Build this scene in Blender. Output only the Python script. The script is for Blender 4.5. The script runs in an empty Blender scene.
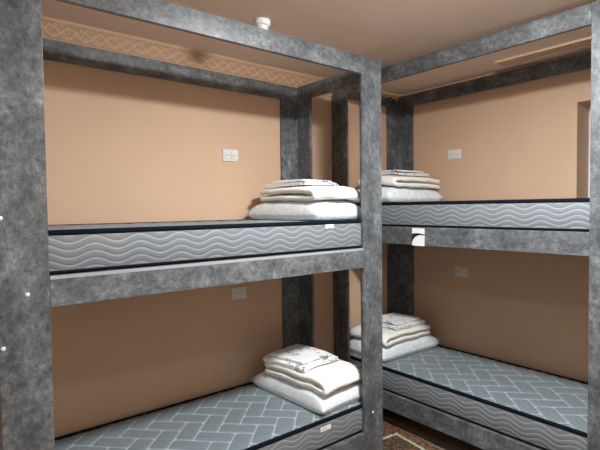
import bpy, bmesh, math, random
import numpy as np
from mathutils import Vector, Matrix, noise

random.seed(4)
scene = bpy.context.scene
COL = scene.collection
EYE = 1.63                      # eye height above the floor; heights below are written relative to the eye
CEIL = EYE + 1.030

# ------------------------------------------------------------------ camera
cam_data = bpy.data.cameras.new('camera')
cam_data.sensor_width = 36.0
cam_data.lens = 472.557 / 600 * 36.0
cam_data.clip_start = 0.02
cam = bpy.data.objects.new('camera', cam_data)
COL.objects.link(cam)
yaw, pit, rol = 0.681671, -0.0352086, -0.0114094
F = Vector((math.sin(yaw)*math.cos(pit), math.cos(yaw)*math.cos(pit), math.sin(pit)))
r0 = Vector((math.cos(yaw), -math.sin(yaw), 0)); u0 = r0.cross(F)
rr = r0*math.cos(rol) + u0*math.sin(rol); uu = -r0*math.sin(rol) + u0*math.cos(rol)
M = Matrix((rr, uu, -F)).transposed().to_4x4()
M.translation = (0, 0, EYE)
cam.matrix_world = M
scene.camera = cam

# ------------------------------------------------------------------ world, exposure
scene.view_settings.view_transform = 'Standard'
scene.view_settings.look = 'None'
scene.view_settings.gamma = 1
scene.view_settings.use_curve_mapping = False
scene.view_settings.exposure = 0.0
world = bpy.data.worlds.new('world'); scene.world = world
world.use_nodes = True
world.node_tree.nodes['Background'].inputs[0].default_value = (0.55, 0.65, 0.8, 1)
world.node_tree.nodes['Background'].inputs[1].default_value = 0.3
LAMPS = [(1.60, 0.87, 640.0), (0.2, 0.1, 70.0)]      # ceiling lamp, then an added unseen fill lamp: x, y, emission
LAMP_COLOR = (0.93, 0.97, 1.0, 1)

# ------------------------------------------------------------------ helpers
def link(o, parent=None):
    COL.objects.link(o)
    if parent is not None: o.parent = parent
    return o
def tag(o, label=None, cat=None, group=None, kind=None):
    if label: o['label'] = label
    if cat: o['category'] = cat
    if group: o['group'] = group
    if kind: o['kind'] = kind
    return o
def empty(name, loc, rz=0.0):
    o = bpy.data.objects.new(name, None)
    o.empty_display_size = 0.1
    o.location = loc; o.rotation_euler = (0, 0, rz)
    return link(o)
def obj(name, bm, mat, parent=None, smooth=False):
    me = bpy.data.meshes.new(name)
    bm.normal_update()
    bm.to_mesh(me); bm.free()
    me.materials.append(mat)
    if smooth: me.polygons.foreach_set('use_smooth', [True]*len(me.polygons))
    return link(bpy.data.objects.new(name, me), parent)
def obj_np(name, V, Fc, mat, parent=None, attr=None, smooth=True):
    me = bpy.data.meshes.new(name)
    me.from_pydata([tuple(v) for v in V], [], [tuple(f) for f in Fc])
    if attr is not None:
        a = me.attributes.new('thread', 'FLOAT', 'POINT')
        a.data.foreach_set('value', np.asarray(attr, dtype=np.float32).ravel())
    if smooth: me.polygons.foreach_set('use_smooth', [True]*len(me.polygons))
    me.materials.append(mat); me.update()
    return link(bpy.data.objects.new(name, me), parent)
def box(bm, x0, x1, y0, y1, z0, z1, bev=0.0):
    r = bmesh.ops.create_cube(bm, size=1.0)
    vs = r['verts']
    bmesh.ops.scale(bm, vec=(x1-x0, y1-y0, z1-z0), verts=vs)
    bmesh.ops.translate(bm, vec=((x0+x1)/2, (y0+y1)/2, (z0+z1)/2), verts=vs)
    if bev > 0:
        es = list({e for v in vs for e in v.link_edges})
        bmesh.ops.bevel(bm, geom=es, offset=bev, segments=2, profile=0.5, affect='EDGES')
    return bm
def bx(*a, **k): return box(bmesh.new(), *a, **k)
def prism(bm, pts, z0, z1, bev=0.0):
    lo = [bm.verts.new((x, y, z0)) for x, y in pts]; hi = [bm.verts.new((x, y, z1)) for x, y in pts]
    n = len(pts)
    fs = [bm.faces.new(lo[::-1]), bm.faces.new(hi)]
    for i in range(n): fs.append(bm.faces.new((lo[i], lo[(i+1) % n], hi[(i+1) % n], hi[i])))
    bmesh.ops.recalc_face_normals(bm, faces=fs)
    if bev > 0:
        es = list({e for f in fs for e in f.edges})
        bmesh.ops.bevel(bm, geom=es, offset=bev, segments=2, profile=0.5, affect='EDGES')
    return bm
def lathe(bm, prof, n=32, c=(0, 0, 0)):
    rings = []
    for r, z in prof:
        rings.append([bm.verts.new((c[0]+r*math.cos(2*math.pi*i/n), c[1]+r*math.sin(2*math.pi*i/n), c[2]+z)) for i in range(n)])
    for a, b in zip(rings, rings[1:]):
        for i in range(n): bm.faces.new((a[i], a[(i+1) % n], b[(i+1) % n], b[i]))
    bm.faces.new(rings[0][::-1]); bm.faces.new(rings[-1])
    bmesh.ops.recalc_face_normals(bm, faces=bm.faces[:])
    return bm

# ------------------------------------------------------------------ materials
def new_mat(name):
    m = bpy.data.materials.new(name); m.use_nodes = True
    nt = m.node_tree; b = nt.nodes['Principled BSDF']
    return m, nt, b
def N(nt, t, **k):
    n = nt.nodes.new(t)
    for a, v in k.items():
        if a.startswith('i_'): n.inputs[a[2:].replace('_', ' ')].default_value = v
        else: setattr(n, a, v)
    return n
def ramp(nt, fac, stops):
    r = nt.nodes.new('ShaderNodeValToRGB')
    e = r.color_ramp.elements
    while len(e) < len(stops): e.new(0.5)
    for q, (p, c) in zip(e, stops): q.position = p; q.color = (*c, 1)
    nt.links.new(fac, r.inputs[0])
    return r
def coords(nt, scale=(1, 1, 1)):
    t = N(nt, 'ShaderNodeTexCoord'); mp = N(nt, 'ShaderNodeMapping')
    mp.inputs['Scale'].default_value = scale
    nt.links.new(t.outputs['Object'], mp.inputs['Vector'])
    return mp.outputs['Vector']
def nz(nt, vec, scale, detail=4, rough=0.6, dist=0.0):
    n = N(nt, 'ShaderNodeTexNoise'); n.inputs['Scale'].default_value = scale
    n.inputs['Detail'].default_value = detail; n.inputs['Roughness'].default_value = rough
    n.inputs['Distortion'].default_value = dist
    nt.links.new(vec, n.inputs['Vector']); return n.outputs['Fac']
def mixc(nt, fac, a, b, mode='MIX'):
    m = N(nt, 'ShaderNodeMix', data_type='RGBA', blend_type=mode)
    for s, v in ((m.inputs['Factor'], fac), (m.inputs[6], a), (m.inputs[7], b)):
        if hasattr(v, 'links'): nt.links.new(v, s)
        elif isinstance(v, (int, float)): s.default_value = v
        else: s.default_value = (*v, 1)
    return m.outputs[2]
def bump(nt, b, h, strength=0.2, dist=0.01):
    n = N(nt, 'ShaderNodeBump'); n.inputs['Strength'].default_value = strength; n.inputs['Distance'].default_value = dist
    nt.links.new(h, n.inputs['Height']); nt.links.new(n.outputs[0], b.inputs['Normal'])
def plain(name, c, rough=0.5, spec=0.5):
    m, nt, b = new_mat(name)
    v = coords(nt)
    f = nz(nt, v, 35, 3)
    col = mixc(nt, f, tuple(x*0.94 for x in c), tuple(min(1, x*1.06) for x in c))
    nt.links.new(col, b.inputs['Base Color'])
    b.inputs['Roughness'].default_value = rough; b.inputs['Specular IOR Level'].default_value = spec
    return m
def wall_mat(name, c, var=0.08, bs=0.12):
    m, nt, b = new_mat(name); v = coords(nt)
    f = nz(nt, v, 2.2, 5, 0.55)
    col = mixc(nt, f, tuple(x*(1-var) for x in c), tuple(x*(1+var) for x in c))
    nt.links.new(col, b.inputs['Base Color'])
    b.inputs['Roughness'].default_value = 0.75; b.inputs['Specular IOR Level'].default_value = 0.25
    bump(nt, b, nz(nt, v, 60, 4), bs, 0.004)
    return m
def concrete_mat(name, stretch):
    m, nt, b = new_mat(name); v = coords(nt, stretch)
    big = nz(nt, v, 8.0, 9, 0.72, 0.15)
    r1 = ramp(nt, big, [(0.32, (0.048, 0.057, 0.063)), (0.45, (0.105, 0.111, 0.116)), (0.55, (0.153, 0.161, 0.166)), (0.69, (0.27, 0.283, 0.288))])
    mid = nz(nt, v, 40, 7, 0.78, 0.1)
    r2 = ramp(nt, mid, [(0.34, (0.18, 0.19, 0.20)), (0.45, (0.74, 0.75, 0.76)), (0.56, (1.1, 1.1, 1.1)), (0.68, (1.9, 1.9, 1.9))])
    col = mixc(nt, 0.9, r1.outputs[0], r2.outputs[0], 'MULTIPLY')
    fine = nz(nt, v, 130, 3, 0.7)
    r3 = ramp(nt, fine, [(0.35, (0.7, 0.7, 0.7)), (0.6, (1, 1, 1))])
    col = mixc(nt, 0.6, col, r3.outputs[0], 'MULTIPLY')
    nt.links.new(col, b.inputs['Base Color'])
    b.inputs['Roughness'].default_value = 0.42; b.inputs['Specular IOR Level'].default_value = 0.5
    bump(nt, b, mid, 0.05, 0.002)
    return m
def quilt_mat(name, base, thread, crease=False):
    m, nt, b = new_mat(name); v = coords(nt)
    at = N(nt, 'ShaderNodeAttribute', attribute_name='thread')
    f = nz(nt, v, 160, 3, 0.7)
    c0 = mixc(nt, f, tuple(x*0.75 for x in base), tuple(x*1.22 for x in base))
    if crease:
        w = N(nt, 'ShaderNodeTexWave', wave_type='BANDS', bands_direction='DIAGONAL')
        w.inputs['Scale'].default_value = 14; w.inputs['Distortion'].default_value = 9; w.inputs['Detail'].default_value = 2
        nt.links.new(v, w.inputs['Vector'])
        rw = ramp(nt, w.outputs['Fac'], [(0.0, (0.86, 0.86, 0.86)), (0.5, (1, 1, 1))])
        c0 = mixc(nt, 0.9, c0, rw.outputs[0], 'MULTIPLY')
        bump(nt, b, w.outputs['Fac'], 0.12, 0.004)
    col = mixc(nt, at.outputs['Fac'], c0, thread)
    nt.links.new(col, b.inputs['Base Color'])
    b.inputs['Roughness'].default_value = 0.6; b.inputs['Specular IOR Level'].default_value = 0.3
    b.inputs['Sheen Weight'].default_value = 0.15
    return m

WALL = wall_mat('tan_wall_paint', (0.625, 0.42, 0.282))
CEILM = wall_mat('tan_ceiling_paint', (0.82, 0.63, 0.51), 0.05)
REAR = wall_mat('pale_paint', (0.68, 0.62, 0.56))  # unseen walls, kept pale to bounce neutral fill light
CONC_V = concrete_mat('concrete_laminate', (1, 1, 0.75))
CONC_H = concrete_mat('concrete_laminate_long', (0.8, 0.8, 1))
QTOP = quilt_mat('quilted_grey_fabric', (0.18, 0.215, 0.23), (0.43, 0.50, 0.53), True)
QSIDE = quilt_mat('wave_stitched_grey_fabric', (0.16, 0.172, 0.182), (0.40, 0.43, 0.455))
PIPE = plain('dark_navy_piping', (0.006, 0.008, 0.012), 0.9, 0.05)
TICK = plain('mattress_underside', (0.12, 0.12, 0.13), 0.8)
PLY = plain('brown_base_board', (0.12, 0.09, 0.07), 0.8)
WHITE = plain('white_plastic', (0.80, 0.80, 0.77), 0.35)
SOCK = plain('ivory_socket_plastic', (0.74, 0.73, 0.68), 0.35)
DARK = plain('dark_hole', (0.03, 0.03, 0.03), 0.5)
PAPER = plain('white_paper', (0.85, 0.85, 0.84), 0.7)
INK = plain('black_ink', (0.01, 0.01, 0.011), 0.6)
REDINK = plain('pink_print', (0.6, 0.25, 0.27), 0.7)
CREAMRAIL = plain('cream_rail', (0.70, 0.50, 0.34), 0.5)
CAP = plain('pale_cap', (0.75, 0.75, 0.72), 0.3)

def cloth(name, c, motif=False):
    m, nt, b = new_mat(name); v = coords(nt)
    f = nz(nt, v, 220, 2)
    col = mixc(nt, f, tuple(x*0.95 for x in c), tuple(min(1, x*1.04) for x in c))
    if motif:
        vo = N(nt, 'ShaderNodeTexNoise'); vo.inputs['Scale'].default_value = 26; vo.inputs['Detail'].default_value = 3
        vo.inputs['Distortion'].default_value = 1.5
        nt.links.new(v, vo.inputs['Vector'])
        r = ramp(nt, vo.outputs['Fac'], [(0.53, (0, 0, 0)), (0.60, (1, 1, 1))])
        big = nz(nt, v, 6, 1)
        r2 = ramp(nt, big, [(0.47, (0, 0, 0)), (0.52, (1, 1, 1))])
        k = mixc(nt, 1.0, r.outputs[0], r2.outputs[0], 'MULTIPLY')
        col = mixc(nt, k, col, (0.30, 0.30, 0.31))
    nt.links.new(col, b.inputs['Base Color'])
    b.inputs['Roughness'].default_value = 0.85; b.inputs['Specular IOR Level'].default_value = 0.15
    bump(nt, b, nz(nt, v, 18, 4), 0.25, 0.01)
    return m
DUVET = cloth('cream_cotton', (0.90, 0.87, 0.80))
SHEET = cloth('printed_white_cotton', (0.89, 0.88, 0.86), True)
PILLOW = cloth('white_pillow_cotton', (0.91, 0.92, 0.93))
def plastic_mat():
    m, nt, b = new_mat('clear_plastic_film')
    out = nt.nodes['Material Output']
    tr = N(nt, 'ShaderNodeBsdfTransparent'); tr.inputs[0].default_value = (0.96, 0.97, 0.97, 1)
    b.inputs['Base Color'].default_value = (0.88, 0.90, 0.91, 1); b.inputs['Roughness'].default_value = 0.16
    v = coords(nt)
    f = nz(nt, v, 16, 5, 0.6, 1.2)
    bump(nt, b, f, 0.5, 0.02)
    r = ramp(nt, f, [(0.35, (0.08, 0.08, 0.08)), (0.7, (0.30, 0.30, 0.30))])
    mx = N(nt, 'ShaderNodeMixShader')
    nt.links.new(r.outputs[0], mx.inputs[0]); nt.links.new(tr.outputs[0], mx.inputs[1]); nt.links.new(b.outputs[0], mx.inputs[2])
    nt.links.new(mx.outputs[0], out.inputs['Surface'])
    return m
FILM = plastic_mat()

# ------------------------------------------------------------------ the room
XL, XR, YF, YB = -1.0, 3.495, -1.5, 2.842
WT = 0.3
def struct(name, bm, mat, parent=None):
    o = obj(name, bm, mat, parent)
    o['kind'] = 'structure'
    return o
def floor_mat():
    m, nt, b = new_mat('brown_laminate_floor'); v = coords(nt)
    br = N(nt, 'ShaderNodeTexBrick'); br.inputs['Scale'].default_value = 1
    br.inputs['Brick Width'].default_value = 1.2; br.inputs['Row Height'].default_value = 0.19
    br.inputs['Mortar Size'].default_value = 0.002
    br.inputs['Color1'].default_value = (0.33, 0.24, 0.165, 1); br.inputs['Color2'].default_value = (0.38, 0.28, 0.19, 1)
    br.inputs['Mortar'].default_value = (0.05, 0.03, 0.02, 1)
    nt.links.new(v, br.inputs['Vector'])
    g = nz(nt, coords(nt, (2, 30, 1)), 3, 4)
    col = mixc(nt, 0.4, br.outputs[0], ramp(nt, g, [(0.3, (0.5, 0.5, 0.5)), (0.7, (1, 1, 1))]).outputs[0], 'MULTIPLY')
    nt.links.new(col, b.inputs['Base Color']); b.inputs['Roughness'].default_value = 0.4
    return m
struct('floor', bx(XL-WT, XR+WT, YF-WT, YB+WT, -0.12, 0), floor_mat())
struct('ceiling', bx(XL-WT, XR+WT, YF-WT, YB+WT, CEIL, CEIL+0.12), CEILM)
struct('wall_back', bx(XL-WT, XR+WT, YB, YB+WT, 0, CEIL), WALL)
struct('wall_left', bx(XL-WT, XL, YF, YB, 0, CEIL), REAR)
struct('wall_front', bx(XL-WT, XR+WT, YF-WT, YF, 0, CEIL), REAR)
WY0, WY1, WZ0, WZ1 = 0.25, 1.315, EYE-0.275, EYE+0.696
bm = bmesh.new()
box(bm, XR, XR+WT, YF, WY0, 0, CEIL); box(bm, XR, XR+WT, WY1, YB, 0, CEIL)
box(bm, XR, XR+WT, WY0, WY1, 0, WZ0); box(bm, XR, XR+WT, WY0, WY1, WZ1, CEIL)
bmesh.ops.remove_doubles(bm, verts=bm.verts[:], dist=1e-5)
struct('wall_right', bm, WALL)
# recessed window at the near end of the right wall
wf = bmesh.new()
fx0, fx1 = XR+0.20, XR+0.25
box(wf, fx0, fx1, WY0, WY0+0.06, WZ0, WZ1, 0.004); box(wf, fx0, fx1, WY1-0.06, WY1, WZ0, WZ1, 0.004)
box(wf, fx0, fx1, WY0+0.06, WY1-0.06, WZ0, WZ0+0.06, 0.004); box(wf, fx0, fx1, WY0+0.06, WY1-0.06, WZ1-0.06, WZ1, 0.004)
box(wf, fx0, fx1, (WY0+WY1)/2-0.03, (WY0+WY1)/2+0.03, WZ0+0.06, WZ1-0.06, 0.004)
win = struct('window_1', wf, WHITE)
gm, nt, b = new_mat('window_glass')
b.inputs['Transmission Weight'].default_value = 1.0; b.inputs['Roughness'].default_value = 0.02; b.inputs['Base Color'].default_value = (0.9, 0.95, 0.95, 1)
struct('pane', bx(fx0+0.02, fx0+0.026, WY0+0.06, WY1-0.06, WZ0+0.06, WZ1-0.06), gm, win)

# carved crown moulding along the top of the back wall
def trim_mesh():
    L0, L1, H = XL, XR, 0.128
    nx, nzv = 1500, 26
    xs = np.linspace(L0, L1, nx); t = np.linspace(0, 1, nzv)
    X, T = np.meshgrid(xs, t, indexing='ij')
    prof = 0.010 + 0.022*T                                    # leans out towards the ceiling
    ph = X*2*math.pi/0.16
    v1 = T - 0.50 - 0.20*np.sin(ph); v2 = T - 0.50 + 0.20*np.sin(ph + 0.5)
    scroll = np.exp(-(v1/0.05)**2) + 0.8*np.exp(-(v2/0.045)**2)
    leaf = 0.7*np.clip(np.sin(X*2*math.pi/0.040 + 7*v1) * np.sin(T*26 + 3*np.sin(ph)), 0, 1)
    field = (T > 0.16) & (T < 0.86)
    d = prof + np.where(field, 0.004*np.clip(scroll+leaf, 0, 1.4) - 0.002, 0.004)
    V = np.stack([X, YB - d, CEIL - H + T*H], -1).reshape(-1, 3)
    idx = np.arange(nx*nzv).reshape(nx, nzv)
    Fq = np.stack([idx[:-1, :-1], idx[1:, :-1], idx[1:, 1:], idx[:-1, 1:]], -1).reshape(-1, 4)
    # back edge: close to the wall
    n0 = len(V)
    back = np.concatenate([np.stack([xs, np.full(nx, YB), np.full(nx, CEIL-H)], -1), np.stack([xs, np.full(nx, YB), np.full(nx, CEIL)], -1)])
    V = np.concatenate([V, back])
    b0 = n0 + np.arange(nx); b1 = n0 + nx + np.arange(nx)
    Fb = np.stack([b0[:-1], b0[1:], idx[1:, 0], idx[:-1, 0]], -1)
    Ft = np.stack([idx[:-1, -1], idx[1:, -1], b1[1:], b1[:-1]], -1)
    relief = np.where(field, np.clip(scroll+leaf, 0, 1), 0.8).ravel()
    relief = np.concatenate([relief, np.zeros(2*nx)])
    return V, np.concatenate([Fq, Fb, Ft]), relief
m, nt, b = new_mat('carved_wood_trim')
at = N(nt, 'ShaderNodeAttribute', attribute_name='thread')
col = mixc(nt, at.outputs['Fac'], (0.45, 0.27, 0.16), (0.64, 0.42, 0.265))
nt.links.new(col, b.inputs['Base Color']); b.inputs['Roughness'].default_value = 0.55
TRIM = m
V, Fc, rel = trim_mesh()
o = obj_np('trim_1', V, Fc, TRIM, None, rel); o['kind'] = 'structure'

# ------------------------------------------------------------------ ceiling lamp, added fill lamp and small fixtures on the ceiling
def ceiling_lamp(x, y, e, label):  # shape shared by the ceiling lamp and the added fill lamp
    r = tag(empty('ceiling_lamp', (x, y, CEIL)), label, 'lamp', None)
    obj('lamp_base', lathe(bmesh.new(), [(0.12, -0.012), (0.135, -0.012), (0.135, 0.0), (0.12, 0.0)], 40), WHITE, r, False)
    m, nt, b = new_mat('lamp_diffuser')
    b.inputs['Base Color'].default_value = (0.9, 0.9, 0.9, 1)
    b.inputs['Emission Color'].default_value = LAMP_COLOR; b.inputs['Emission Strength'].default_value = e
    obj('diffuser', lathe(bmesh.new(), [(0.03, -0.048), (0.07, -0.044), (0.10, -0.034), (0.118, -0.022), (0.124, -0.012)], 40), m, r, True)
ceiling_lamp(*LAMPS[0], 'round white ceiling lamp lit between the two bunk beds')
ceiling_lamp(*LAMPS[1], 'unseen fill lamp added on the ceiling near the camera')  # no known source here; added to lift the light on the left bunk

sd = tag(empty('smoke_detector', (1.50, 2.16, CEIL)), 'small round white smoke detector on ceiling above the left bunk bed front rail', 'smoke detector')
obj('detector_base', lathe(bmesh.new(), [(0.042, -0.034), (0.047, -0.028), (0.047, -0.006), (0.044, 0.0), (0.03, 0.0)], 36), WHITE, sd, True)
obj('sensor_head', lathe(bmesh.new(), [(0.026, -0.062), (0.034, -0.056), (0.036, -0.034), (0.02, -0.034)], 36), WHITE, sd, True)

cr = tag(empty('curtain_rail', (3.28, 1.02, CEIL)), 'narrow cream curtain rail on ceiling above the right bunk bed', 'curtain rail')
bm = bmesh.new()
box(bm, -0.05, 0.05, -0.74, 0.74, -0.008, 0)
obj('rail_base', bm, CREAMRAIL, cr)
bm = bmesh.new()
for a in (-0.05, -0.005, 0.040): box(bm, a, a+0.010, -0.74, 0.74, -0.016, -0.008)
obj('rail_track', bm, CREAMRAIL, cr)

# ------------------------------------------------------------------ bunk beds
PW, PT, LEN, RT, RH = 0.170, 0.020, 2.074, 0.026, 0.104
def L_post(px, py, sx, sy, h, z0=0.0):
    # outer corner at (px,py); boards run in +sx along x and +sy along y
    a = PW; t = PT
    pts = [(px, py), (px+sx*a, py), (px+sx*a, py+sy*t), (px+sx*t, py+sy*t), (px+sx*t, py+sy*a), (px, py+sy*a)]
    if sx*sy < 0: pts = pts[::-1]
    return prism(bmesh.new(), pts, z0, h, 0.0015)
def bunk(loc, rz, D, H, levels, label, caps, on_rug=()):
    """levels: list of (rail bottom, rail top, deck top) above the floor"""
    r = tag(empty('bunk_bed', loc, rz), label, 'bunk bed')
    posts = {}
    for nm, px, py, sx, sy in (('fl', 0, 0, 1, 1), ('fr', LEN, 0, -1, 1), ('bl', 0, D, 1, -1), ('br', LEN, D, -1, -1)):
        posts[nm] = obj('corner_post', L_post(px, py, sx, sy, H, 0.0105 if nm in on_rug else 0.0), CONC_V, r)
    def rails(z0, z1, name):
        g = 0.0008
        obj(name, bx(PW+g, LEN-PW-g, 0, RT, z0, z1, bev=0.0015), CONC_H, r)
        obj(name, bx(PW+g, LEN-PW-g, D-RT, D, z0, z1, bev=0.0015), CONC_H, r)
        obj('end_rail', bx(0, RT-0.006, PW+g, D-PW-g, z0, z1, bev=0.0015), CONC_H, r)
        obj('end_rail', bx(LEN-RT+0.006, LEN, PW+g, D-PW-g, z0, z1, bev=0.0015), CONC_H, r)
    rails(H-RH-0.001, H-0.001, 'top_rail')
    for z0, z1, dk in levels:
        rails(z0, z1, 'bed_rail')
        obj('bed_base', bx(PT+0.003, LEN-PT-0.003, RT+0.001, D-RT-0.001, dk-0.018, dk-0.002), PLY, r)
    for nm, x, z in caps:
        o = obj('screw_cap', lathe(bmesh.new(), [(0.004, 0.0035), (0.0075, 0.002), (0.0085, 0), (0.004, 0)], 16), CAP, posts[nm], True)
        o.location = (x, 0.0002, z); o.rotation_euler = (math.pi/2, 0, 0)
    return r
AX, AY, AD = 0.218, 2.0, YB-2.0-0.004
BX, BY, BD = 2.646, 2.838, XR-2.646-0.004
E_ = EYE
TH = 0.174
A_LOW, A_UP = E_-1.230, E_-0.073
B_LOW, B_UP = E_-1.188, E_+0.037
def lev(zb, top): return (E_+zb, top-TH-0.001, top-TH)
bunk_a = bunk((AX, AY, 0), 0, AD, E_+0.916,
     [lev(-1.525, A_LOW), lev(-0.368, A_UP)],
     'grey concrete-look wooden bunk bed along the left wall with four square frame posts',
     [('fl', 0.016, E_-0.023), ('fl', 0.094, E_-0.31), ('fl', 0.012, E_-0.498), ('fr', LEN-0.094, E_-1.29)], ('fr',))
STRIP = plain('pale_strip_finish', (0.33, 0.345, 0.355), 0.4)  # paler strip along the top of the left upper front rail
for ch in bunk_a.children:
    if ch.name.startswith('bed_rail') and max(v.co.z for v in ch.data.vertices) > E_-0.3 and min(v.co.y for v in ch.data.vertices) < 0.1:
        zt = A_UP-TH-0.001
        o = obj('pale_strip', bx(PW+0.002, LEN-PW-0.002, -0.0012, 0.004, zt-0.014, zt-0.0002), STRIP, ch)
        o['label'] = 'pale strip along the rail top'
bunk_b = bunk((BX, BY, 0), -math.pi/2, BD, E_+1.009,
     [lev(-1.486, B_LOW), lev(-0.260, B_UP)],
     'grey concrete-look wooden bunk bed along the right wall beside the window recess', [])

# ------------------------------------------------------------------ mattresses
def herringbone(x, y, u):
    c = math.sqrt(0.5)
    a = (x - y)*c/u; b = (x + y)*c/u
    i = np.floor(a); j = np.floor(b)
    fa, fb = a-i, b-j
    k = np.mod(i-j, 4)
    px = np.where(k == 0, fa, np.where(k == 1, fa+1, fa)); py = fb.copy()
    hor = k < 2
    qx = np.where(hor, px-1, fb + (k == 2) - 1)
    qy = np.where(hor, py-0.5, fa-0.5)
    rad = 0.22
    dx = np.abs(qx) - (1-rad); dy = np.abs(qy) - (0.5-rad)
    sdf = np.hypot(np.maximum(dx, 0), np.maximum(dy, 0)) + np.minimum(np.maximum(dx, dy), 0) - rad
    return -sdf*u
def mattress_meshes(L, W, flip):
    rad = 0.045
    step = 0.0052
    nx, ny = int(L/step), int(W/step)
    xs = np.linspace(0.003, L-0.003, nx); ys = np.linspace(0.003, W-0.003, ny)
    X, Y = np.meshgrid(xs, ys, indexing='ij')
    d = herringbone(X + 0.03, (W - Y if flip else Y) + 0.02, 0.104)
    thread = 0.9*np.exp(-(np.clip(d, 0, 1)/0.0034)**2)
    groove = np.exp(-(np.clip(d, 0, 1)/0.010)**2)
    ed = np.minimum(np.minimum(X, L-X), np.minimum(Y, W-Y))
    crown = 0.010*(1-np.exp(-ed/0.03))
    Z = TH - 0.011 + crown - 0.007*(np.exp(-np.clip(d, 0, 1)/0.012))*np.clip(ed/0.02, 0, 1)
    Z += 0.0015*np.sin(X*11)*np.sin(Y*9)
    Z = np.minimum(Z, TH - 0.0015)
    # rounded corners
    cx = np.clip(X, rad, L-rad); cy = np.clip(Y, rad, W-rad)
    vx, vy = X-cx, Y-cy; dist = np.hypot(vx, vy); lim = rad - 0.002
    s = np.where(dist > lim, lim/np.maximum(dist, 1e-9), 1)
    X2, Y2 = cx+vx*s, cy+vy*s
    V = np.stack([X2, Y2, Z], -1).reshape(-1, 3)
    idx = np.arange(nx*ny).reshape(nx, ny)
    Fq = np.stack([idx[:-1, :-1], idx[1:, :-1], idx[1:, 1:], idx[:-1, 1:]], -1).reshape(-1, 4)
    top = (V, Fq, thread.ravel())
    # perimeter path
    P = []
    def seg(p, q, nrm):
        n = max(2, int(math.dist(p, q)/0.0055))
        for i in range(n):
            t = i/n; P.append((p[0]+(q[0]-p[0])*t, p[1]+(q[1]-p[1])*t, *nrm))
    def arc(c, a0):
        n = 12
        for i in range(n):
            a = a0 + (math.pi/2)*i/n
            P.append((c[0]+rad*math.cos(a), c[1]+rad*math.sin(a), math.cos(a), math.sin(a)))
    seg((rad, 0), (L-rad, 0), (0, -1)); arc((L-rad, rad), -math.pi/2)
    seg((L, rad), (L, W-rad), (1, 0)); arc((L-rad, W-rad), 0)
    seg((L-rad, W), (rad, W), (0, 1)); arc((rad, W-rad), math.pi/2)
    seg((0, W-rad), (0, rad), (-1, 0)); arc((rad, rad), math.pi)
    P = np.array(P); n = len(P)
    dl = np.hypot(*(np.roll(P[:, :2], -1, 0)-P[:, :2]).T); s = np.concatenate([[0], np.cumsum(dl)[:-1]])
    h = 56
    zs = np.linspace(0.010, TH-0.016, h)
    S, Zs = np.meshgrid(s, zs, indexing='ij')
    ph = (Zs - 0.013*np.cos((S-0.258)*2*math.pi/0.187) - 0.012)/0.0300
    dd = np.abs(ph - np.round(ph))*0.0300
    edge = np.minimum(Zs-0.010, TH-0.016-Zs)
    th2 = 0.9*np.exp(-(dd/0.0017)**2)*np.clip(edge/0.006, 0, 1)
    gr = np.exp(-(dd/0.005)**2)
    tt = 2*Zs/TH - 1
    off = 0.012*(1-tt**2) - 0.0022*gr*np.clip(edge/0.01, 0, 1) - 0.006
    VX = P[:, 0][:, None] + P[:, 2][:, None]*off; VY = P[:, 1][:, None] + P[:, 3][:, None]*off
    V2 = np.stack([VX, VY, Zs], -1).reshape(-1, 3)
    idx = np.arange(n*h).reshape(n, h); nxt = np.roll(idx, -1, 0)
    F2 = np.stack([idx[:, :-1], nxt[:, :-1], nxt[:, 1:], idx[:, 1:]], -1).reshape(-1, 4)
    side = (V2, F2, th2.ravel())
    # piping: oval tube round the edge
    def pipe(zc, ra, rz_):
        m_ = 10
        V3 = []
        for k in range(m_):
            a = 2*math.pi*k/m_
            o = ra*math.cos(a) - 0.006
            V3.append(np.stack([P[:, 0]+P[:, 2]*o, P[:, 1]+P[:, 3]*o, np.full(n, zc+rz_*math.sin(a))], -1))
        V3 = np.stack(V3, 1).reshape(-1, 3)
        idx = np.arange(n*m_).reshape(n, m_); nn = np.roll(idx, -1, 0); up = np.roll(idx, -1, 1); nu = np.roll(nn, -1, 1)
        return V3, np.stack([idx, nn, nu, up], -1).reshape(-1, 4)
    return top, side, pipe(TH-0.012, 0.0105, 0.0125), pipe(0.0075, 0.008, 0.0075), P
def build_mattress(L, W, flip, loc, rz, label):
    top, side, p1, p2, P = mattress_meshes(L, W, flip)
    r = tag(empty('mattress', loc, rz), label, 'mattress', None)
    obj_np('top_panel', *top[:2], QTOP, r, top[2]); obj_np('side_panel', *side[:2], QSIDE, r, side[2])
    obj_np('piping', *p1, PIPE, r); obj_np('piping', *p2, PIPE, r)
    bm = bmesh.new()
    vs = [bm.verts.new((p[0]-p[2]*0.004, p[1]-p[3]*0.004, 0.003)) for p in P[::4]]
    bm.faces.new(vs[::-1]); obj('bottom_panel', bm, TICK, r)
    return r
def copy_thing(o, loc, label):
    c = o.copy(); COL.objects.link(c); c.location = loc; c['label'] = label
    for ch in o.children:
        d = ch.copy(); COL.objects.link(d); d.parent = c
    return c
ML = 1.99
AW, BW = 0.782, 0.789
MAX_, MBY = AX+0.042, BY-0.042
aup = build_mattress(ML, AW, False, (MAX_, AY+0.027, A_UP-TH), 0, 'grey wave-stitched mattress on the upper level of the left bunk bed')
alow = copy_thing(aup, (MAX_, AY+0.027, A_LOW-TH), 'grey herringbone-quilted mattress on the lower level of the left bunk bed')
bup = build_mattress(ML, BW, True, (BX+0.027, MBY, B_UP-TH), -math.pi/2, 'grey wave-stitched mattress on the upper level of the right bunk bed')
blow = copy_thing(bup, (BX+0.027, MBY, B_LOW-TH), 'grey herringbone-quilted mattress on the lower level of the right bunk bed')
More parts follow.
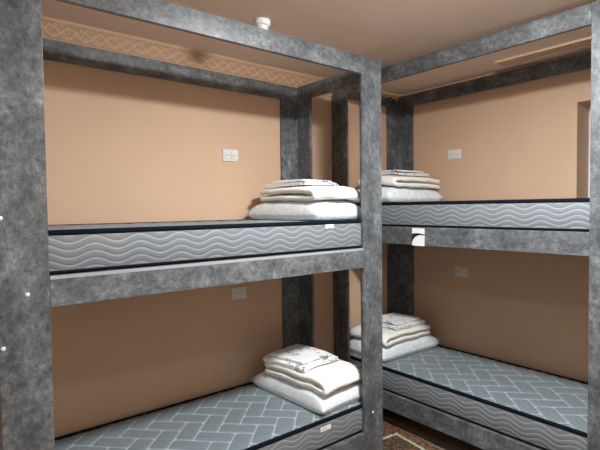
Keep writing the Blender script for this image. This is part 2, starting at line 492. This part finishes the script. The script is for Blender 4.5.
# little sewn labels on the two front edges of the left mattresses
def care_label(parent, x, z, w, h):
    bm = bx(x, x+w, -0.0075, -0.006, z, z+h)
    o = obj('care_label', bm, PAPER, parent); o['label'] = 'small white sewn care label'
    b2 = bmesh.new()
    for k in range(2): box(b2, x+w*0.12, x+w*(0.82-0.2*k), -0.0081, -0.0075, z+h*(0.25+0.35*k), z+h*(0.37+0.35*k))
    obj('label_print', b2, REDINK, o)
care_label(aup, 1.828-MAX_, 0.130, 0.066, 0.022)
care_label(alow, 1.775-MAX_, 0.108, 0.080, 0.026)

# ------------------------------------------------------------------ bedding
def cushion(lx, ly, h, seed, infl=0.0, ears=0.0, wr=0.006, n=46, flat=0.25):
    """rectangular pillow, corner-pinched; rests on z = 0"""
    g = np.linspace(-1, 1, n)
    U, Vv = np.meshgrid(g, g, indexing='ij')
    e = 4.0
    T = np.clip((1-np.abs(U)**e)*(1-np.abs(Vv)**e), 0, 1)**0.36
    corner = (np.abs(U)*np.abs(Vv))**6
    sx = lx/2*(1 - 0.035*(1-np.abs(Vv)**2)*0 - 0.05*np.abs(Vv)**4*0) ; 
    X = U*(lx/2+infl)*(1 - 0.05*(1-Vv**2)*np.abs(U)**3) * (1+ears*corner)
    Y = Vv*(ly/2+infl)*(1 - 0.05*(1-U**2)*np.abs(Vv)**3) * (1+ears*corner)
    zm = h*flat
    nzv = np.zeros_like(X)
    for i in range(n):
        for j in range(n):
            p = Vector((X[i, j]*7+seed*3.1, Y[i, j]*7, seed))
            nzv[i, j] = noise.noise(p) + 0.5*noise.noise(p*2.3)
    zt = zm + (h-zm+infl)*T + wr*nzv*np.clip(T*1.6, 0, 1)
    zb = np.maximum(zm - (zm+0.02)*T*1.25, 0.0)
    lift = 0.035*ears*corner*8
    zt = zt + lift; zb = np.maximum(np.minimum(zb + lift, zt - 0.0008), 0.0)
    top = np.stack([X, Y, zt], -1).reshape(-1, 3); bot = np.stack([X, Y, zb], -1).reshape(-1, 3)
    idx = np.arange(n*n).reshape(n, n)
    Ft = np.stack([idx[:-1, :-1], idx[1:, :-1], idx[1:, 1:], idx[:-1, 1:]], -1).reshape(-1, 4)
    Fb = Ft[:, ::-1] + n*n
    ring = np.concatenate([idx[:, 0], idx[-1, 1:], idx[-2::-1, -1], idx[0, -2:0:-1]])
    nx_ = np.roll(ring, -1)
    Fs = np.stack([ring, ring+n*n, nx_+n*n, nx_], -1)
    return np.concatenate([top, bot]), np.concatenate([Ft, Fb, Fs])
def pillow_in_bag(loc, rz, lx, ly, h, seed, label):
    r = tag(empty('pillow', loc, rz), label, 'pillow', 'bagged pillows on the bunk beds')
    V, Fc = cushion(lx, ly, h, seed)
    V[:, 2] += 0.002
    obj_np('pillow_cover', V, Fc, PILLOW, r)
    n = 46
    V, Fc = cushion(lx, ly, h, seed, infl=0.006, ears=0.06, wr=0.009, n=n)
    V[:, 2] = np.maximum(V[:, 2], 0.0006)
    o = obj_np('plastic_bag', V, Fc, FILM, r); o['label'] = 'clear plastic bag'
    G = V[:n*n, 2].reshape(n, n)
    hmax = G.max()
    def height(x, y):
        # height of the bag's upper side below a cloth lying at (x, y) in the pillow's own frame
        i = min(max((x/(lx/2+0.006)+1)/2*(n-1), 0), n-1.001); j = min(max((y/(ly/2+0.006)+1)/2*(n-1), 0), n-1.001)
        a, c = int(i), int(j)
        return max(G[max(0, a-2):a+4, max(0, c-2):c+4].max(), hmax*0.70)
    return r, height
def folded(lx, ly, path, thick, seed, droop=0.012, wob=0.006, nx=40, curl=0.0):
    """a thick cloth folded along x: path = centreline (y,z) points, closed into a ribbon of the given thickness"""
    P = np.array(path, float)
    # resample and smooth
    for _ in range(3):
        Q = [P[0]]
        for a, b in zip(P, P[1:]): Q += [0.75*a+0.25*b, 0.25*a+0.75*b]
        Q.append(P[-1]); P = np.array(Q)
    tan = np.gradient(P, axis=0); tan /= np.linalg.norm(tan, axis=1)[:, None]
    nor = np.stack([-tan[:, 1], tan[:, 0]], -1)
    a = P + nor*thick/2; b = (P - nor*thick/2)[::-1]
    # rounded free ends
    def cap(p, t, n_):
        return [p + t*thick/2*math.sin(q)*0.9 + n_*thick/2*math.cos(q) for q in np.linspace(0, math.pi, 7)[1:-1]]
    loop = np.concatenate([a, cap(P[-1], tan[-1], nor[-1]), b, cap(P[0], -tan[0], -nor[0])])
    cen = loop.mean(0); m_ = len(loop)
    V = []
    for i in range(nx):
        u = -1 + 2*i/(nx-1)
        k = (1-abs(u)**14*0.03)
        for (y, z) in loop:
            p = Vector((u*lx*3.2+seed*5, y*4, z*9+seed))
            w = noise.noise(p)*wob; w2 = noise.noise(p+Vector((7, 3, 1)))*wob
            yy = cen[0] + (y-cen[0])*k + w2*1.3
            e = max(abs(u)**4, min(1, abs(2*(y/ly))**4))
            zz = z + w*min(1, z/0.02) - droop*e*min(1, z/0.05)
            xx = u*lx/2 + noise.noise(Vector((y*9+seed, z*22, u*0.2)))*wob*1.6*abs(u)**3
            V.append((xx, yy, max(zz, 0.0)))
    idx = np.arange(nx*m_).reshape(nx, m_); nu = np.roll(idx, -1, 1)
    Fq = np.stack([idx[:-1], nu[:-1], nu[1:], idx[1:]], -1).reshape(-1, 4)
    faces = [tuple(f) for f in Fq]
    na = len(a); nc = 5
    # end faces of the ribbon as strips of quads
    for i, rev in ((0, False), (nx-1, True)):
        base = i*m_
        for q in range(na-1):
            f = (base+q, base+q+1, base+na+nc+(na-2-q), base+na+nc+(na-1-q))
            faces.append(f[::-1] if rev else f)
        c1 = [base+na-1+q for q in range(nc+2)]; c2 = [base+na+nc+na-1+q for q in range(nc+1)] + [base]
        faces.append(tuple(c1[::-1] if rev else c1)); faces.append(tuple(c2[::-1] if rev else c2))
    return np.array(V), faces
def fix_normals(o):
    bm = bmesh.new(); bm.from_mesh(o.data); bmesh.ops.recalc_face_normals(bm, faces=bm.faces[:]); bm.to_mesh(o.data); bm.free()
def u_path(ly, t, gap, turns):
    """serpentine from the back to the front and back again; front is -y"""
    z = t/2; y0, y1 = -ly/2+t*0.5, ly/2-t*0.5
    pts = []; d = -1
    step = t + gap
    for k in range(turns):
        a, b_ = (y1, y0) if k % 2 == 0 else (y0, y1)
        zz = z + k*step
        for q in np.linspace(0, 1, 7): pts.append((a+(b_-a)*q, zz))
        if k < turns-1:
            bulge = -1 if k % 2 == 0 else 1
            pts.append((b_+bulge*step*0.5, zz+step*0.5))
    return pts
def conform(V, height, dx, dy, ang, gap):
    c, sn = math.cos(ang), math.sin(ang)
    W = V.copy()
    for k, (x, y, z) in enumerate(V): W[k, 2] = z + height(dx+c*x-sn*y, dy+sn*x+c*y) + gap
    return W
def duvet(loc, rz, lx, ly, seed, label, fit, t=0.029, gap=0.016, turns=2):
    V, Fc = folded(lx, ly, u_path(ly, t, gap, turns), t, seed, 0.0, 0.005)
    r = tag(empty('folded_blanket', loc, rz), label, 'blanket', 'folded blankets on the bunk beds')
    o = obj_np('blanket_cloth', conform(V, *fit, 0.001), Fc, DUVET, r); fix_normals(o)
    return r
def sheets(loc, rz, lx, ly, seed, label, fit):
    r = tag(empty('folded_bed_linen', loc, rz), label, 'bed linen', 'folded bed linen on top of the stacks')
    V, Fc = folded(lx, ly, u_path(ly, 0.006, 0.0015, 3), 0.006, seed, 0.0, 0.004)
    o = obj_np('sheet', conform(V, *fit, 0.0), Fc, SHEET, r); fix_normals(o)
    V, Fc = folded(lx*0.84, ly*0.80, u_path(ly*0.80, 0.006, 0.001, 2), 0.006, seed+3, 0.0, 0.004)
    V[:, 2] += 0.026
    o = obj_np('pillowcase', conform(V, *fit, 0.0), Fc, SHEET, r); fix_normals(o)
    return r
PH = 0.130
where = {'al': 'left lower bunk', 'au': 'left upper bunk',
         'bl': 'right lower bunk', 'bu': 'right upper bunk'}
def stack(key, x, y, z, rz, seed, lx=0.43, d_ang=0.0, s_ang=0.0, d_off=(0.0, -0.045), s_off=(-0.02, 0.05)):
    c, s = math.cos(rz), math.sin(rz)
    def at(p): return (x+c*p[0]-s*p[1], y+s*p[0]+c*p[1], z)
    _, hgt = pillow_in_bag((x, y, z+0.0005), rz, lx, 0.70, PH, seed, 'white pillow in clear plastic bag, bottom of stack on the ' + where[key])
    duvet(at(d_off), rz+d_ang, 0.39, 0.57, seed+1, 'cream folded blanket lying on bagged pillow on the ' + where[key], (hgt, d_off[0], d_off[1], d_ang))
    o = sheets(at(s_off), rz+s_ang, 0.33, 0.40, seed+2, 'white grey-printed folded bed linen, top of stack on the ' + where[key], (hgt, s_off[0], s_off[1], s_ang))
    o.location.z += 0.084
stack('al', 2.012, 2.40, A_LOW, math.radians(3), 1, d_ang=0.03, s_ang=0.07, s_off=(-0.03, 0.05))
stack('au', 2.00, 2.42, A_UP, math.radians(1.5), 7, d_ang=-0.03, s_ang=0.08, s_off=(0.02, 0.05))
stack('bl', 3.07, 2.57, B_LOW, -math.pi/2+math.radians(-1.5), 13, d_ang=0.03, s_ang=0.06, d_off=(0.0, -0.02), s_off=(0.0, 0.04))
stack('bu', 3.07, 2.545, B_UP, -math.pi/2+math.radians(1), 19, lx=0.47, d_ang=-0.03, s_ang=0.05, d_off=(0.04, 0.02), s_off=(0.03, 0.03))

# ------------------------------------------------------------------ wall sockets
def socket(loc, rz, label):
    """local -y faces the room"""
    r = tag(empty('wall_socket', loc, rz), label, 'socket', 'double wall sockets')
    obj('face_plate', bx(-0.06, 0.06, -0.010, 0, -0.041, 0.041, bev=0.003), SOCK, r)
    for s in (-1, 1):
        k = obj('socket_insert', bx(s*0.027-0.023, s*0.027+0.023, -0.014, -0.0102, -0.025, 0.025, bev=0.003), SOCK, r)
        bm = bmesh.new()
        for q in (-1, 1):
            v0 = len(bm.verts)
            lathe(bm, [(0.001, 0.0), (0.0035, 0.0), (0.0035, 0.0008), (0.001, 0.0008)], 12, (s*0.027+q*0.0095, 0.0, 0.0142))
        bmesh.ops.rotate(bm, verts=bm.verts[:], cent=(0, 0, 0), matrix=Matrix.Rotation(math.pi/2, 3, 'X'))
        obj('socket_hole', bm, DARK, k)
socket((1.692, YB-0.0005, E_+0.369), 0, 'white double wall socket above the upper mattress of the left bunk bed')
socket((1.742, YB-0.0005, E_-0.59), 0, 'white double wall socket under the upper level of the left bunk bed')
socket((XR-0.0005, 2.251, E_+0.433), -math.pi/2, 'white double wall socket above the upper mattress of the right bunk bed')
socket((XR-0.0005, 2.183, E_-0.538), -math.pi/2, 'white double wall socket under the upper level of the right bunk bed')

# ------------------------------------------------------------------ white paper tag on the right bunk's upper rail
pt = tag(empty('paper_tag', (BX-0.0006, 1.985, E_-0.206), -math.pi/2), 'white paper tag with black curve stuck on upper rail of the right bunk bed', 'tag')
bm = bmesh.new()
W2 = 0.051
def slab(bm, pts, y0, y1):
    a = [bm.verts.new((x, y0, z)) for x, z in pts]; c = [bm.verts.new((x, y1, z)) for x, z in pts]
    n = len(pts); bm.faces.new(a); bm.faces.new(c[::-1])
    for i in range(n): bm.faces.new((a[i], c[i], c[(i+1) % n], a[(i+1) % n]))
    bmesh.ops.recalc_face_normals(bm, faces=bm.faces[:])
    return bm
obj('tag_paper', slab(bm, [(-W2, -0.058), (W2, -0.058), (W2, 0.061), (-W2, 0.063)], -0.0012, 0), PAPER, pt)
outer = [(-W2, 0.024), (-0.02, 0.028), (0.02, 0.027), (W2, 0.020)]
inner = [(W2, 0.012), (0.025, 0.017), (0.0, 0.013), (-0.025, 0.001), (-0.040, -0.014), (-W2, -0.036)]
o = obj('black_curve', slab(bmesh.new(), outer + inner, -0.0018, -0.00125), INK, pt); o['label'] = 'printed black curve'

# ------------------------------------------------------------------ rug
def rug_mat(hx, hy):
    m, nt, b = new_mat('oriental_rug_pile')
    t = N(nt, 'ShaderNodeTexCoord'); sp = N(nt, 'ShaderNodeSeparateXYZ'); nt.links.new(t.outputs['Object'], sp.inputs[0])
    def math_(op, a, c=None):
        n = N(nt, 'ShaderNodeMath', operation=op)
        for i, v in enumerate((a, c)):
            if v is None: continue
            if hasattr(v, 'links'): nt.links.new(v, n.inputs[i])
            else: n.inputs[i].default_value = v
        return n.outputs[0]
    dx = math_('SUBTRACT', hx, math_('ABSOLUTE', sp.outputs[0])); dy = math_('SUBTRACT', hy, math_('ABSOLUTE', sp.outputs[1]))
    d = math_('MINIMUM', dx, math_('SUBTRACT', dy, 0.16))
    v = coords(nt)
    vo = N(nt, 'ShaderNodeTexVoronoi'); vo.inputs['Scale'].default_value = 42; nt.links.new(v, vo.inputs['Vector'])
    n1 = nz(nt, v, 55, 3, 0.7)
    dn = math_('ADD', d, math_('MULTIPLY', math_('SUBTRACT', n1, 0.5), 0.03))
    border = ramp(nt, n1, [(0.40, (0.05, 0.028, 0.02)), (0.50, (0.16, 0.06, 0.035)), (0.57, (0.26, 0.19, 0.09)), (0.64, (0.022, 0.022, 0.018))])
    field = ramp(nt, vo.outputs['Distance'], [(0.1, (0.30, 0.24, 0.12)), (0.25, (0.05, 0.055, 0.04)), (0.5, (0.03, 0.035, 0.03)), (0.75, (0.24, 0.10, 0.05))])
    f1 = ramp(nt, math_('MULTIPLY', dn, 5.0), [(0.55, (0, 0, 0)), (0.59, (1, 1, 1))])
    col = mixc(nt, f1.outputs[0], border.outputs[0], field.outputs[0])
    f2 = ramp(nt, math_('MULTIPLY', dn, 5.0), [(0.46, (0, 0, 0)), (0.49, (1, 1, 1)), (0.56, (1, 1, 1)), (0.60, (0, 0, 0))])
    col = mixc(nt, f2.outputs[0], col, (0.50, 0.46, 0.36))
    f3 = ramp(nt, math_('MULTIPLY', math_('MINIMUM', dx, dy), 5.0), [(0.05, (1, 1, 1)), (0.08, (0, 0, 0))])
    col = mixc(nt, f3.outputs[0], col, (0.16, 0.17, 0.16))
    nt.links.new(col, b.inputs['Base Color']); b.inputs['Roughness'].default_value = 0.95; b.inputs['Specular IOR Level'].default_value = 0.1
    bump(nt, b, nz(nt, v, 400, 2), 0.4, 0.004)
    return m
RX, RY = 0.62, 1.25
rug = tag(obj('rug', bx(-RX, RX, -RY, RY, 0, 0.009, bev=0.003), rug_mat(RX, RY)), 'patterned red and dark rug with cream border line on floor beside bunk beds', 'rug')
ra = math.radians(-7)
cx_, cy_ = 2.755, 2.41           # far right corner
rug.location = (cx_-(RX*math.cos(ra)-RY*math.sin(ra)), cy_-(RX*math.sin(ra)+RY*math.cos(ra)), 0.0005)
rug.rotation_euler = (0, 0, ra)
